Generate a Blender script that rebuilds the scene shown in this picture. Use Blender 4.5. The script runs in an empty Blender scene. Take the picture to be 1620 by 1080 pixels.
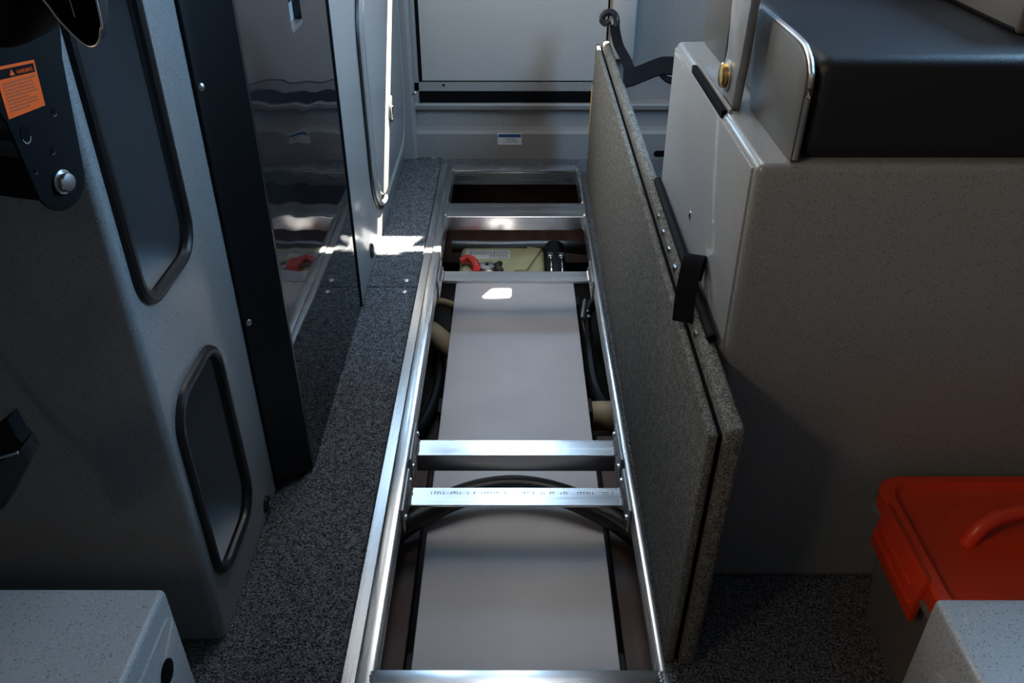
import bpy, bmesh, math, random
from mathutils import Vector, Matrix
random.seed(7)
S = bpy.context.scene
C = S.collection
PI = math.pi

# ------------------------------------------------------------------ camera
H = 1.2
PITCH = math.atan2(870, 1330.0)
cam_d = bpy.data.cameras.new('camera')
cam = bpy.data.objects.new('camera', cam_d)
C.objects.link(cam)
cam_d.sensor_fit = 'HORIZONTAL'
cam_d.sensor_width = 36.0
cam_d.lens = 36.0 * 1330.0 / 1620.0
cam_d.clip_start = 0.02
cam.location = (0, 0, H)
cam.rotation_euler = (PI / 2 - PITCH, 0, math.atan2(3 * math.cos(PITCH), 1330.0))
S.camera = cam

# ------------------------------------------------------------------ world, sun, window light
S.view_settings.view_transform = 'Standard'
S.view_settings.look = 'None'
S.view_settings.gamma = 1.0
S.view_settings.use_curve_mapping = False
S.view_settings.exposure = 0.25
S.cycles.use_denoising = True
S.cycles.max_bounces = 8
S.cycles.sample_clamp_indirect = 6.0
S.cycles.caustics_reflective = False
S.cycles.caustics_refractive = False

world = bpy.data.worlds.new('world')
S.world = world
world.use_nodes = True
world.node_tree.nodes['Background'].inputs[0].default_value = (0.55, 0.72, 1.0, 1)
world.node_tree.nodes['Background'].inputs[1].default_value = 0.4

SUN_DIR = Vector((-0.28, -0.52, -0.61)).normalized()
sd = bpy.data.lights.new('sun', 'SUN')
sd.energy = 100.0
sd.angle = math.radians(0.8)
sd.color = (1.0, 0.93, 0.82)
sun = bpy.data.objects.new('sun', sd)
C.objects.link(sun)
sun.rotation_euler = SUN_DIR.to_track_quat('-Z', 'Y').to_euler()

# cabin shell limits
CX0, CX1, CY0, CY1, CZ = -1.25, 1.35, -0.7, 3.22, 1.95
WIN = {  # openings: (centre, size_u, size_v, inward direction, power, colour)
    'left':  ((CX0 + 0.01, -0.25, 1.65), 0.7, 0.5, (1, 0, 0), 20.0, (1.0, 0.76, 0.50)),
    'fill_far_left': ((CX0 + 0.01, 2.45, 1.62), 1.3, 0.56, (1, 0, 0), 36.0, (1.0, 0.90, 0.76)),  # added unseen window light, brightens the lid's far face
    'right': ((CX1 - 0.01, 1.60, 1.60), 1.0, 0.5, (-1, 0, 0), 54.0, (0.36, 0.66, 1.0)),
    'fill_rear_left': ((-0.80, CY1 - 0.03, 1.52), 0.60, 0.60, (0, -1, 0), 12.0, (0.50, 0.76, 1.0)),  # window light added out of view to brighten the left frame rail
    'door':  ((0.0, CY1 - 0.01, 1.52), 0.20, 0.56, (0, -1, 0), 6.5, (0.45, 0.70, 1.0)),
}


def window_light(name, c, w, h, d, power, col):
    l = bpy.data.lights.new(name, 'AREA')
    l.shape = 'RECTANGLE'
    l.size, l.size_y = w, h
    l.energy = power
    l.color = col
    o = bpy.data.objects.new(name, l)
    C.objects.link(o)
    o.location = c
    o.rotation_euler = Vector(d).to_track_quat('-Z', 'Z').to_euler()
    return o


for k, v in WIN.items():
    window_light('daylight_' + k, *v)

# ------------------------------------------------------------------ materials
MATS = {}


def mat(name, col, rough=0.5, metal=0.0, ior=1.45, coat=0.0, trans=0.0, spec=None):
    m = bpy.data.materials.new(name)
    m.use_nodes = True
    b = m.node_tree.nodes['Principled BSDF']
    b.inputs['Base Color'].default_value = (*col, 1)
    b.inputs['Roughness'].default_value = rough
    b.inputs['Metallic'].default_value = metal
    b.inputs['IOR'].default_value = ior
    b.inputs['Coat Weight'].default_value = coat
    b.inputs['Coat Roughness'].default_value = 0.04
    b.inputs['Transmission Weight'].default_value = trans
    if spec is not None:
        b.inputs['Specular IOR Level'].default_value = spec
    MATS[name] = m
    return m


def nd(m, t, **kw):
    n = m.node_tree.nodes.new(t)
    for k, v in kw.items():
        setattr(n, k, v)
    return n


def lk(m, a, b):
    m.node_tree.links.new(a, b)


def pos(m, scale=(1, 1, 1)):
    g = nd(m, 'ShaderNodeNewGeometry')
    mp = nd(m, 'ShaderNodeMapping')
    mp.inputs['Scale'].default_value = scale
    lk(m, g.outputs['Position'], mp.inputs['Vector'])
    return mp.outputs['Vector']


def ramp(m, fac, stops, interp='LINEAR'):
    r = nd(m, 'ShaderNodeValToRGB')
    r.color_ramp.interpolation = interp
    el = r.color_ramp.elements
    while len(el) < len(stops):
        el.new(0.5)
    for e, (p, c) in zip(el, stops):
        e.position = p
        e.color = (*c, 1)
    lk(m, fac, r.inputs['Fac'])
    return r.outputs['Color']


def noise(m, vec, scale, detail=2.0, rough=0.5):
    n = nd(m, 'ShaderNodeTexNoise')
    n.inputs['Scale'].default_value = scale
    n.inputs['Detail'].default_value = detail
    n.inputs['Roughness'].default_value = rough
    lk(m, vec, n.inputs['Vector'])
    return n.outputs['Fac']


def mix(m, a, b, fac, mode='MIX'):
    x = nd(m, 'ShaderNodeMix', data_type='RGBA', blend_type=mode)
    if isinstance(fac, float):
        x.inputs[0].default_value = fac
    else:
        lk(m, fac, x.inputs[0])
    for i, v in ((6, a), (7, b)):
        if isinstance(v, tuple):
            x.inputs[i].default_value = (*v, 1)
        else:
            lk(m, v, x.inputs[i])
    return x.outputs[2]


def bump(m, height, strength=0.2, dist=0.002):
    b = nd(m, 'ShaderNodeBump')
    b.inputs['Strength'].default_value = strength
    b.inputs['Distance'].default_value = dist
    lk(m, height, b.inputs['Height'])
    lk(m, b.outputs['Normal'], m.node_tree.nodes['Principled BSDF'].inputs['Normal'])


def setcol(m, sock):
    lk(m, sock, m.node_tree.nodes['Principled BSDF'].inputs['Base Color'])


def speckled(name, base, rough, coat, amount=1.0):
    """flecked gelcoat / painted aluminium: fine dark and light flecks"""
    m = mat(name, base, rough, coat=coat)
    v = pos(m)
    vo = nd(m, 'ShaderNodeTexVoronoi')
    vo.inputs['Scale'].default_value = 330.0
    lk(m, v, vo.inputs['Vector'])
    sep = nd(m, 'ShaderNodeSeparateColor')
    lk(m, vo.outputs['Color'], sep.inputs['Color'])
    near = nd(m, 'ShaderNodeMath', operation='LESS_THAN')
    lk(m, vo.outputs['Distance'], near.inputs[0])
    near.inputs[1].default_value = 0.34
    pick = nd(m, 'ShaderNodeMath', operation='LESS_THAN')
    lk(m, sep.outputs[0], pick.inputs[0])
    pick.inputs[1].default_value = 0.20
    dk = nd(m, 'ShaderNodeMath', operation='MULTIPLY')
    lk(m, near.outputs[0], dk.inputs[0])
    lk(m, pick.outputs[0], dk.inputs[1])
    pick2 = nd(m, 'ShaderNodeMath', operation='GREATER_THAN')
    lk(m, sep.outputs[0], pick2.inputs[0])
    pick2.inputs[1].default_value = 0.80
    lt = nd(m, 'ShaderNodeMath', operation='MULTIPLY')
    lk(m, near.outputs[0], lt.inputs[0])
    lk(m, pick2.outputs[0], lt.inputs[1])
    fine = ramp(m, noise(m, v, 600.0, 1.0), [(0.3, tuple(c * 0.82 for c in base)), (0.7, tuple(min(1, c * 1.18) for c in base))])
    c1 = mix(m, fine, tuple(c * (1 - 0.5 * amount) for c in base), dk.outputs[0])
    c2 = mix(m, c1, tuple(min(1, c * (1 + 0.3 * amount)) for c in base), lt.outputs[0])
    setcol(m, c2)
    return m


def carpet(name, lo, hi, sc=260.0):
    m = mat(name, lo, 0.95, spec=0.15)
    v = pos(m)
    n1 = noise(m, v, sc, 2.0, 0.7)
    n2 = noise(m, v, 90.0, 2.0)
    mx = nd(m, 'ShaderNodeMath', operation='MULTIPLY_ADD')
    lk(m, n2, mx.inputs[0]); mx.inputs[1].default_value = 0.3
    lk(m, n1, mx.inputs[2])
    col = ramp(m, mx.outputs[0], [(0.52, lo), (0.66, tuple((a + b) * 0.42 for a, b in zip(lo, hi))), (0.82, hi)])
    setcol(m, col)
    bump(m, mx.outputs[0], 0.9, 0.006)
    return m


def aluminium(name, col, rough, stretch, strength=0.015):
    m = mat(name, col, rough, metal=1.0)
    v = pos(m, stretch)
    n2 = noise(m, v, 6.0, 2.0, 0.5)
    rr = nd(m, 'ShaderNodeMapRange')
    rr.inputs['To Min'].default_value = rough * 0.7
    rr.inputs['To Max'].default_value = rough * 1.4
    lk(m, n2, rr.inputs['Value'])
    lk(m, rr.outputs[0], m.node_tree.nodes['Principled BSDF'].inputs['Roughness'])
    setcol(m, ramp(m, n2, [(0.3, tuple(c * 0.8 for c in col)), (0.7, col)]))
    return m


GEL = speckled('flecked_gelcoat', (0.245, 0.255, 0.262), 0.34, 0.25)
GELS = speckled('flecked_gelcoat_fine', (0.29, 0.27, 0.255), 0.30, 0.4, 0.45)
GELW = speckled('flecked_seat_base', (0.26, 0.27, 0.28), 0.45, 0.15, 1.1)
BULK = speckled('flecked_bulkhead', (0.22, 0.213, 0.208), 0.5, 0.1, 0.7)
DOORM = speckled('pale_door_panel', (0.325, 0.315, 0.30), 0.42, 0.1, 0.2)
CARP = carpet('charcoal_carpet', (0.015, 0.017, 0.020), (0.28, 0.295, 0.32))
CARPL = carpet('lid_carpet', (0.075, 0.071, 0.063), (0.37, 0.355, 0.315), 380.0)
ALU_Y = aluminium('aluminium_along_y', (0.78, 0.79, 0.80), 0.26, (12, 0.5, 12))
ALU_X = aluminium('aluminium_along_x', (0.80, 0.81, 0.83), 0.24, (0.5, 12, 12))
ALU_D = aluminium('dull_aluminium', (0.42, 0.42, 0.42), 0.42, (3, 3, 3))
CHROME = mat('polished_steel', (0.75, 0.75, 0.76), 0.15, 1.0)
ZINC = mat('zinc_steel', (0.55, 0.56, 0.58), 0.3, 1.0)
BRASS = mat('brass', (0.72, 0.47, 0.15), 0.22, 1.0)
BLACK = mat('black_powder_coat', (0.006, 0.006, 0.007), 0.7, spec=0.1)
POSTM = mat('black_anodised', (0.005, 0.006, 0.008), 0.4, spec=0.35)
RUBBER = mat('black_rubber', (0.010, 0.010, 0.011), 0.38)
WEB = mat('black_webbing', (0.006, 0.006, 0.007), 0.85, spec=0.08)
_v = pos(WEB, (900, 900, 900))
bump(WEB, noise(WEB, _v, 1.0, 1.0), 0.4, 0.001)
GASKET = mat('black_gasket', (0.003, 0.003, 0.004), 0.8, spec=0.08)
VINYL = mat('black_vinyl', (0.010, 0.010, 0.013), 0.5, spec=0.4)
bump(VINYL, noise(VINYL, pos(VINYL), 450.0, 2.0), 0.35, 0.001)
LINER = mat('pocket_liner', (0.28, 0.30, 0.32), 0.55)
PLASTIC = mat('white_polyethylene', (0.56, 0.545, 0.57), 0.46)
_n = noise(PLASTIC, pos(PLASTIC), 5.0, 3.0)
setcol(PLASTIC, ramp(PLASTIC, _n, [(0.3, (0.66, 0.64, 0.655)), (0.7, (0.76, 0.735, 0.745))]))
CREAM = mat('cream_tank_plastic', (0.46, 0.45, 0.26), 0.35)
BROWN = mat('bilge_plywood', (0.07, 0.034, 0.022), 0.6)
_n = noise(BROWN, pos(BROWN, (30, 4, 30)), 1.0, 4.0)
setcol(BROWN, ramp(BROWN, _n, [(0.3, (0.035, 0.018, 0.013)), (0.7, (0.095, 0.046, 0.03))]))
TAN = mat('tan_hose', (0.42, 0.33, 0.20), 0.5)
HULL = mat('dark_bilge_paint', (0.018, 0.016, 0.014), 0.7)
ORANGE = mat('orange_plastic', (0.72, 0.05, 0.012), 0.25, trans=0.1)
ORANGE2 = mat('orange_latch', (0.66, 0.045, 0.012), 0.35)
CLEAR = mat('clear_bin_plastic', (0.75, 0.68, 0.66), 0.18, trans=0.85, ior=1.3)
LABELO = mat('orange_label', (0.88, 0.105, 0.008), 0.55, spec=0.2)
INK = mat('black_ink', (0.010, 0.006, 0.006), 0.7, spec=0.08)
INKB = mat('brown_ink', (0.30, 0.07, 0.02), 0.6)
PAPER = mat('white_paper', (0.62, 0.64, 0.68), 0.5)
BLUEINK = mat('blue_ink', (0.015, 0.06, 0.20), 0.5)
GREYINK = mat('grey_ink', (0.20, 0.205, 0.21), 0.6)
RED = mat('red_rubber', (0.55, 0.03, 0.02), 0.4)
BOARD = speckled('grey_end_board', (0.075, 0.074, 0.072), 0.45, 0.0, 0.15)
YFOAM = mat('yellow_core', (0.55, 0.42, 0.16), 0.7)
CEILM = mat('cabin_liner', (0.13, 0.135, 0.145), 0.7)
GLOSS = mat('glossy_black_door', (0.012, 0.012, 0.014), 0.035, ior=1.4)
_v = pos(GLOSS, (1.0, 1.6, 9.0))
bump(GLOSS, noise(GLOSS, _v, 1.0, 1.0), 0.07, 0.03)
WALLM = speckled('grey_liner_wall', (0.30, 0.305, 0.315), 0.35, 0.3, 0.3)

# ------------------------------------------------------------------ mesh helpers
ORG = {}


def box(bm, x0, x1, y0, y1, z0, z1, bev=0.0, seg=2, M=None):
    t = bmesh.new()
    bmesh.ops.create_cube(t, size=1.0)
    for v in t.verts:
        v.co = Vector(((x0 + x1) / 2 + v.co.x * (x1 - x0), (y0 + y1) / 2 + v.co.y * (y1 - y0), (z0 + z1) / 2 + v.co.z * (z1 - z0)))
    if bev:
        bmesh.ops.bevel(t, geom=t.edges[:], offset=bev, segments=seg, profile=0.5, affect='EDGES', clamp_overlap=True)
    merge(bm, t, M)


def merge(bm, t, M=None):
    if M is not None:
        bmesh.ops.transform(t, matrix=M, verts=t.verts[:])
    me = bpy.data.meshes.new('tmp')
    t.to_mesh(me)
    t.free()
    bm.from_mesh(me)
    bpy.data.meshes.remove(me)


AX = {'X': lambda a, b, c: (c, a, b), 'Y': lambda a, b, c: (a, c, b), 'Z': lambda a, b, c: (a, b, c)}


def prism(bm, pts, axis, a0, a1, bev=0.0, seg=2, M=None):
    """extrude a 2-D outline along an axis (X: pts are y,z; Y: x,z; Z: x,y)"""
    t = bmesh.new()
    f = AX[axis]
    lo = [t.verts.new(f(p[0], p[1], a0)) for p in pts]
    hi = [t.verts.new(f(p[0], p[1], a1)) for p in pts]
    n = len(pts)
    t.faces.new(lo)
    t.faces.new(hi[::-1])
    for i in range(n):
        t.faces.new((lo[i], hi[i], hi[(i + 1) % n], lo[(i + 1) % n]))
    bmesh.ops.recalc_face_normals(t, faces=t.faces[:])
    if bev:
        caps = [e for e in t.edges if len({(v in lo) for v in e.verts}) == 1]
        bmesh.ops.bevel(t, geom=caps, offset=bev, segments=seg, profile=0.5, affect='EDGES', clamp_overlap=True)
    merge(bm, t, M)


def rrect(a0, a1, b0, b1, r, n=6):
    out = []
    for cx, cy, s in ((a1 - r, b1 - r, 0), (a0 + r, b1 - r, 1), (a0 + r, b0 + r, 2), (a1 - r, b0 + r, 3)):
        for i in range(n + 1):
            t = (s + i / n) * PI / 2
            out.append((cx + r * math.cos(t), cy + r * math.sin(t)))
    return out


def spline(pts, n=8):
    P = [Vector(p) for p in pts]
    out = []
    for i in range(len(P) - 1):
        p0, p1, p2, p3 = P[max(i - 1, 0)], P[i], P[i + 1], P[min(i + 2, len(P) - 1)]
        for k in range(n):
            t = k / n
            out.append(0.5 * ((2 * p1) + (p2 - p0) * t + (2 * p0 - 5 * p1 + 4 * p2 - p3) * t * t + (3 * p1 - p0 - 3 * p2 + p3) * t ** 3))
    out.append(P[-1])
    return out


def sweep(bm, pts, prof, closed=False, up=(0, 0, 1)):
    """sweep a closed 2-D profile (side, up) along a path"""
    P = [Vector(p) for p in pts]
    n = len(P)
    rings = []
    U = Vector(up)
    for i in range(n):
        a = P[(i - 1) % n] if (closed or i) else P[i]
        b = P[(i + 1) % n] if (closed or i < n - 1) else P[i]
        d = (b - a).normalized()
        s = d.cross(U)
        if s.length < 1e-4:
            s = d.cross(Vector((1, 0, 0)))
        s.normalize()
        u = s.cross(d)
        rings.append([bm.verts.new(P[i] + s * q[0] + u * q[1]) for q in prof])
    m = len(prof)
    for i in range(n if closed else n - 1):
        A, B = rings[i], rings[(i + 1) % n]
        for k in range(m):
            bm.faces.new((A[k], A[(k + 1) % m], B[(k + 1) % m], B[k]))
    if not closed:
        bm.faces.new(rings[0][::-1])
        bm.faces.new(rings[-1])


def circ(r, n=12):
    return [(r * math.cos(2 * PI * i / n), r * math.sin(2 * PI * i / n)) for i in range(n)]


def tube(bm, pts, r, n=12, closed=False, up=(0, 0, 1)):
    sweep(bm, pts, circ(r, n), closed, up)


def disc(bm, c, d, r, h, n=24, dome=0.0):
    """short round head: base centre c, axis d, radius r, height h, domed top"""
    c, d = Vector(c), Vector(d).normalized()
    q = d.to_track_quat('Z', 'Y')
    prof = [(r, 0), (r, h * 0.7), (r * 0.9, h), (r * 0.5, h + dome * 0.75), (0.0, h + dome)]
    rings = []
    for pr, pz in prof[:-1]:
        rings.append([bm.verts.new(c + q @ Vector((pr * math.cos(2 * PI * i / n), pr * math.sin(2 * PI * i / n), pz))) for i in range(n)])
    for a, b in zip(rings, rings[1:]):
        for i in range(n):
            bm.faces.new((a[i], a[(i + 1) % n], b[(i + 1) % n], b[i]))
    top = bm.verts.new(c + q @ Vector((0, 0, prof[-1][1])))
    for i in range(n):
        bm.faces.new((rings[-1][i], rings[-1][(i + 1) % n], top))
    bm.faces.new(rings[0][::-1])


def emit(name, bm, m, parent=None, ang=35, flip=True):
    if flip:
        bmesh.ops.recalc_face_normals(bm, faces=bm.faces[:])
    if parent is not None:
        org = ORG[parent.name]
    else:
        xs = [v.co for v in bm.verts]
        lo = [min(c[i] for c in xs) for i in range(3)]
        hi = [max(c[i] for c in xs) for i in range(3)]
        org = Vector(((lo[0] + hi[0]) / 2, (lo[1] + hi[1]) / 2, lo[2]))
    for v in bm.verts:
        v.co -= org
    me = bpy.data.meshes.new(name)
    bm.to_mesh(me)
    bm.free()
    if ang > 0:
        me.polygons.foreach_set('use_smooth', [True] * len(me.polygons))
        me.set_sharp_from_angle(angle=math.radians(ang))
    me.materials.append(m)
    o = bpy.data.objects.new(name, me)
    C.objects.link(o)
    if parent is not None:
        o.parent = parent
    else:
        o.location = org
    ORG[o.name] = org.copy()
    return o


def thing(name, loc, label, cat, group=None):
    o = bpy.data.objects.new(name, None)
    C.objects.link(o)
    o.location = loc
    o.empty_display_size = 0.05
    ORG[o.name] = Vector(loc)
    tag(o, label, cat, group)
    return o


def tag(o, label, cat, group=None):
    o['label'] = label
    o['category'] = cat
    if group:
        o['group'] = group
    return o


def struct(o, label=None, cat=None):
    o['kind'] = 'structure'
    if label:
        o['label'] = label
    if cat:
        o['category'] = cat
    return o


def BM():
    return bmesh.new()


def slab(bm, axis, a0, a1, u0, u1, v0, v1, holes):
    """flat wall slab with rectangular openings; axis X: u=y v=z, axis Y: u=x v=z, axis Z: u=x v=y"""
    us = sorted({u0, u1, *[h[0] for h in holes], *[h[1] for h in holes]})
    vs = sorted({v0, v1, *[h[2] for h in holes], *[h[3] for h in holes]})
    for i in range(len(us) - 1):
        for j in range(len(vs) - 1):
            cu, cv = (us[i] + us[i + 1]) / 2, (vs[j] + vs[j + 1]) / 2
            if any(h[0] < cu < h[1] and h[2] < cv < h[3] for h in holes):
                continue
            if axis == 'X':
                box(bm, a0, a1, us[i], us[i + 1], vs[j], vs[j + 1])
            elif axis == 'Y':
                box(bm, us[i], us[i + 1], a0, a1, vs[j], vs[j + 1])
            else:
                box(bm, us[i], us[i + 1], vs[j], vs[j + 1], a0, a1)
    bmesh.ops.remove_doubles(bm, verts=bm.verts[:], dist=1e-5)


def screw(parent, c, d, r=0.007, m=None, name='screw'):
    b = BM()
    disc(b, c, d, r, r * 0.25, 14, r * 0.25)
    return emit(name, b, m or ZINC, parent)


# ================================================================== SETTING
# floor: carpeted sole round the open hatch
HX0, HX1, HY0, HY1 = -0.226, 0.238, 0.852, 3.0      # hatch opening
b = BM()
slab(b, 'Z', -0.045, 0.0, CX0, CX1, CY0, CY1, [(-0.277, 0.250, 0.80, 3.06)])
floor = struct(emit('floor', b, CARP, None, 0), 'dark charcoal carpeted cabin sole around the open hatch', 'floor')
b = BM(); box(b, -0.436, -0.279, 0.78, 2.108, 0.0, 0.007, 0.002)
cp1 = emit('carpet_panel', b, CARP, floor)
b = BM(); box(b, -0.436, -0.279, 2.113, 3.146, 0.0, 0.007, 0.002)
cp2 = emit('carpet_panel', b, CARP, floor)
for p, x, y in ((cp2, -0.312, 2.147), (cp1, -0.311, 2.081), (cp2, -0.311, 3.126)):
    screw(p, (x, y, 0.007), (0, 0, 1), 0.010)

# bilge
b = BM()
slab(b, 'Z', -0.32, -0.30, -0.45, 0.46, 0.70, 3.12, [])
box(b, -0.46, -0.44, 0.70, 3.12, -0.32, -0.046)
box(b, 0.45, 0.47, 0.70, 3.12, -0.32, -0.046)
box(b, -0.46, 0.47, 0.68, 0.70, -0.32, -0.046)
box(b, -0.46, 0.47, 3.10, 3.12, -0.32, -0.046)
bil = struct(emit('bilge', b, HULL), 'dark painted bilge well below the open hatch', 'bilge')
for x0, x1 in ((-0.43, -0.205), (0.212, 0.44)):
    b = BM(); box(b, x0, x1, 0.71, 1.62 if x0 < 0 else 1.66, -0.20, -0.172, 0.003)
    emit('plywood_ledge', b, BROWN, bil)
b = BM(); box(b, -0.43, 0.44, 2.72, 3.07, -0.26, -0.235, 0.003)
emit('plywood_ledge', b, BROWN, bil)
b = BM(); box(b, -0.43, 0.44, 3.075, 3.098, -0.295, -0.05, 0.003)
emit('plywood_ledge', b, BROWN, bil)
for y in (0.95, 1.75, 2.30):
    b = BM(); box(b, -0.20, 0.21, y, y + 0.06, -0.30, -0.165, 0.003)
    emit('cross_bearer', b, HULL, bil)

# back bulkhead (far end) with moulded step
b = BM()
prof = [(3.135, -0.045), (3.135, 0.100), (3.142, 0.112), (3.172, 0.118), (3.176, 0.182), (3.150, 0.190), (3.146, 0.206), (3.152, 0.212), (3.22, 0.212), (3.22, -0.045)]
t = BM()
prism(t, [(p[0], p[1]) for p in prof], 'X', -0.375, CX1)
merge(b, t)
box(b, -0.50, -0.372, 3.120, 3.22, -0.045, 1.95, 0.012)                  # left corner moulding
slab(b, 'Y', 3.165, 3.22, -0.372, 0.352, 0.256, 0.287, [])
slab(b, 'Y', 3.21, 3.22, 0.352, CX1, 0.212, 1.95, [(0.385, 0.485, 0.836, 0.902)])  # unseen hole cut to throw the sun spot on the plank
box(b, -0.372, -0.356, 3.165, 3.22, 0.212, 1.95)
box(b, 0.345, 0.352, 3.165, 3.22, 0.212, 1.95)
wb = struct(emit('wall_back', b, BULK, None, 0), 'grey flecked bulkhead with moulded step at the far end', 'wall')
b = BM(); box(b, -0.356, 0.352, 3.163, 3.21, 0.213, 0.255)
emit('threshold_gap', b, GASKET, wb)
b = BM(); prism(b, rrect(0.545, 0.60, 0.012, 0.034, 0.0105, 5), 'Y', 3.130, 3.136)
emit('drain_hole', b, GASKET, wb)
b = BM(); box(b, 0.3525, 0.438, 3.145, 3.21, 0.378, 0.74, 0.004)
jam = emit('door_jamb', b, DOORM, wb)

# door in the bulkhead: dark gasket line round a pale panel, window and slots cut to shape the sun streak, above the frame
b = BM()
slab(b, 'Y', 3.172, 3.19, -0.342, 0.338, 0.293, 1.93, [(-0.33, 0.115, 0.872, 1.030), (0.115, 0.235, 0.955, 1.005), (-0.15, 0.15, 1.24, 1.80)])
door = struct(emit('door_1', b, DOORM, None, 0), 'pale grey door panel in the far bulkhead', 'door')
b = BM(); slab(b, 'Y', 3.178, 3.20, -0.356, 0.352, 0.287, 1.94, [(-0.335, 0.331, 0.30, 1.92)])
emit('door_gasket', b, GASKET, door, 0)
screw(wb, (-0.262, 3.164, 0.278), (0, -1, 0), 0.005, BLACK)
screw(wb, (-0.366, 3.118, 0.262), (0.3, -1, 0), 0.006, ZINC)

# safety sticker on the step
st = thing('safety_sticker', (-0.015, 3.135, 0.06), 'small white and blue sticker on the far step below the door', 'sticker')
b = BM(); box(b, -0.061, 0.031, 3.1335, 3.1355, 0.058, 0.103)
emit('backing', b, PAPER, st)
b = BM(); box(b, -0.058, 0.028, 3.1325, 3.134, 0.088, 0.100)
emit('blue_band', b, BLUEINK, st)
b = BM()
for k in range(5):
    box(b, -0.045 + k * 0.011, -0.039 + k * 0.011, 3.1327, 3.134, 0.0915, 0.0965)
emit('white_print', b, PAPER, st)
b = BM()
for k, (x0, x1, z) in enumerate(((-0.03, 0.004, 0.080), (-0.025, 0.010, 0.074), (-0.04, 0.015, 0.067))):
    x = x0
    while x < x1:
        w = random.uniform(0.003, 0.007)
        box(b, x, x + w, 3.1327, 3.134, z, z + 0.003); x += w + 0.002
emit('grey_print', b, GREYINK, st)

# left partition wall behind the lockers
b = BM()
slab(b, 'X', -0.50, -0.468, 1.35, 2.01, 0.0, 1.0, []); slab(b, 'X', -0.50, -0.468, 2.01, 3.11, 0.0, 0.82, [])
wl = struct(emit('wall_left', b, WALLM, None, 0), 'grey flecked partition wall beside the walkway', 'wall')
b = BM(); box(b, -1.24, -0.443, 1.345, 2.01, 1.0, 1.03, 0.004)  # unseen counter slab, added to shade parts of the room
struct(emit('trim_3', b, WALLM), 'grey counter top added out of view over the glossy cabinet to shade the room', 'counter')
b = BM(); box(b, -1.24, -0.443, 2.012, 3.11, 0.82, 0.85, 0.004)  # lower slab, also added above the view to shape the light
struct(emit('trim_4', b, WALLM), 'grey counter top added out of view over the pale locker to shade the room', 'counter')
b = BM(); box(b, -0.467, -0.421, 2.012, 3.115, 0.008, 0.82, 0.004)
lp = struct(emit('trim_2', b, GELS), 'pale flecked lining panel on the left beside the glossy door', 'wall panel')
for y, z in ((2.23, 0.061),):
    b = BM(); disc(b, (-0.4215, y, z), (1, 0, 0), 0.022, 0.006, 24, 0.004)
    o = tag(emit('door_stop', b, RUBBER), 'round dark rubber stop low on the pale wall by the sunlit patch', 'door stop')
    b = BM(); disc(b, (-0.413, y, z), (1, 0, 0), 0.009, 0.002, 16, 0.001)
    emit('screw', b, ZINC, o)

# locker door with rounded lower corners and a light trim line
ld = thing('locker_door', (-0.42, 2.75, 0.13), 'pale rounded locker door with oval latch on the left wall', 'door')
b = BM(); prism(b, rrect(2.36, 3.085, 0.13, 0.775, 0.16, 10), 'X', -0.4208, -0.404, 0.004)
emit('panel', b, GELS, ld)
b = BM(); tube(b, [(-0.4125, p[0], p[1]) for p in rrect(2.335, 3.10, 0.105, 0.795, 0.18, 10)], 0.0085, 8, True, (1, 0, 0))
emit('trim', b, GELS, ld)
b = BM(); tube(b, [(-0.417, p[0], p[1]) for p in rrect(2.318, 3.108, 0.09, 0.805, 0.19, 10)], 0.004, 6, True, (1, 0, 0))
emit('seal', b, RUBBER, ld)
b = BM(); prism(b, [(2.72 + 0.042 * math.cos(t * PI / 12), 0.330 + 0.042 * math.sin(t * PI / 12)) for t in range(24)], 'X', -0.405, -0.398, 0.002)
la = emit('latch', b, ALU_D, ld)
b = BM(); box(b, -0.399, -0.390, 2.685, 2.700, 0.305, 0.350, 0.003)
emit('latch_lever', b, CHROME, la)

# glossy black cabinet door
gd = thing('cabinet_door', (-0.42, 1.67, 0.008), 'tall glossy black cabinet door mirroring the walkway beside the black post', 'cabinet door')
b = BM(); slab(b, 'X', -0.450, -0.420, 1.338, 1.992, 0.008, 0.998, [(1.655, 1.745, 0.815, 0.96)])
emit('panel', b, GLOSS, gd, 0)
b = BM(); box(b, -0.441, -0.417, 1.993, 2.006, 0.008, 0.998, 0.002)
emit('edge_strip', b, GASKET, gd)
b = BM(); box(b, -0.4395, -0.436, 1.655, 1.745, 0.815, 0.96)
rc = emit('latch_recess', b, LINER, gd)
b = BM(); prism(b, [(1.655, 0.815), (1.745, 0.815), (1.745, 0.823), (1.655, 0.823)], 'X', -0.437, -0.4195)
emit('latch_lip', b, ALU_D, rc)
b = BM(); box(b, -0.437, -0.424, 1.668, 1.732, 0.865, 0.94, 0.003)
emit('latch_paddle', b, POSTM, rc)

# black folded post between console and cabinet
b = BM()
prism(b, [(-0.486, 1.272), (-0.478, 1.270), (-0.470, 1.283), (-0.420, 1.327), (-0.420, 1.337), (-0.50, 1.337), (-0.50, 1.28)], 'Z', 0.012, 1.03)
tr = struct(emit('trim_1', b, POSTM), 'black folded metal post between console and glossy door', 'post')
nrm = Vector((0.66, -0.75, 0))
for z in (0.825, 0.405):
    screw(tr, (-0.4735, 1.2765, z), (0.8, -0.6, 0), 0.006)

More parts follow.
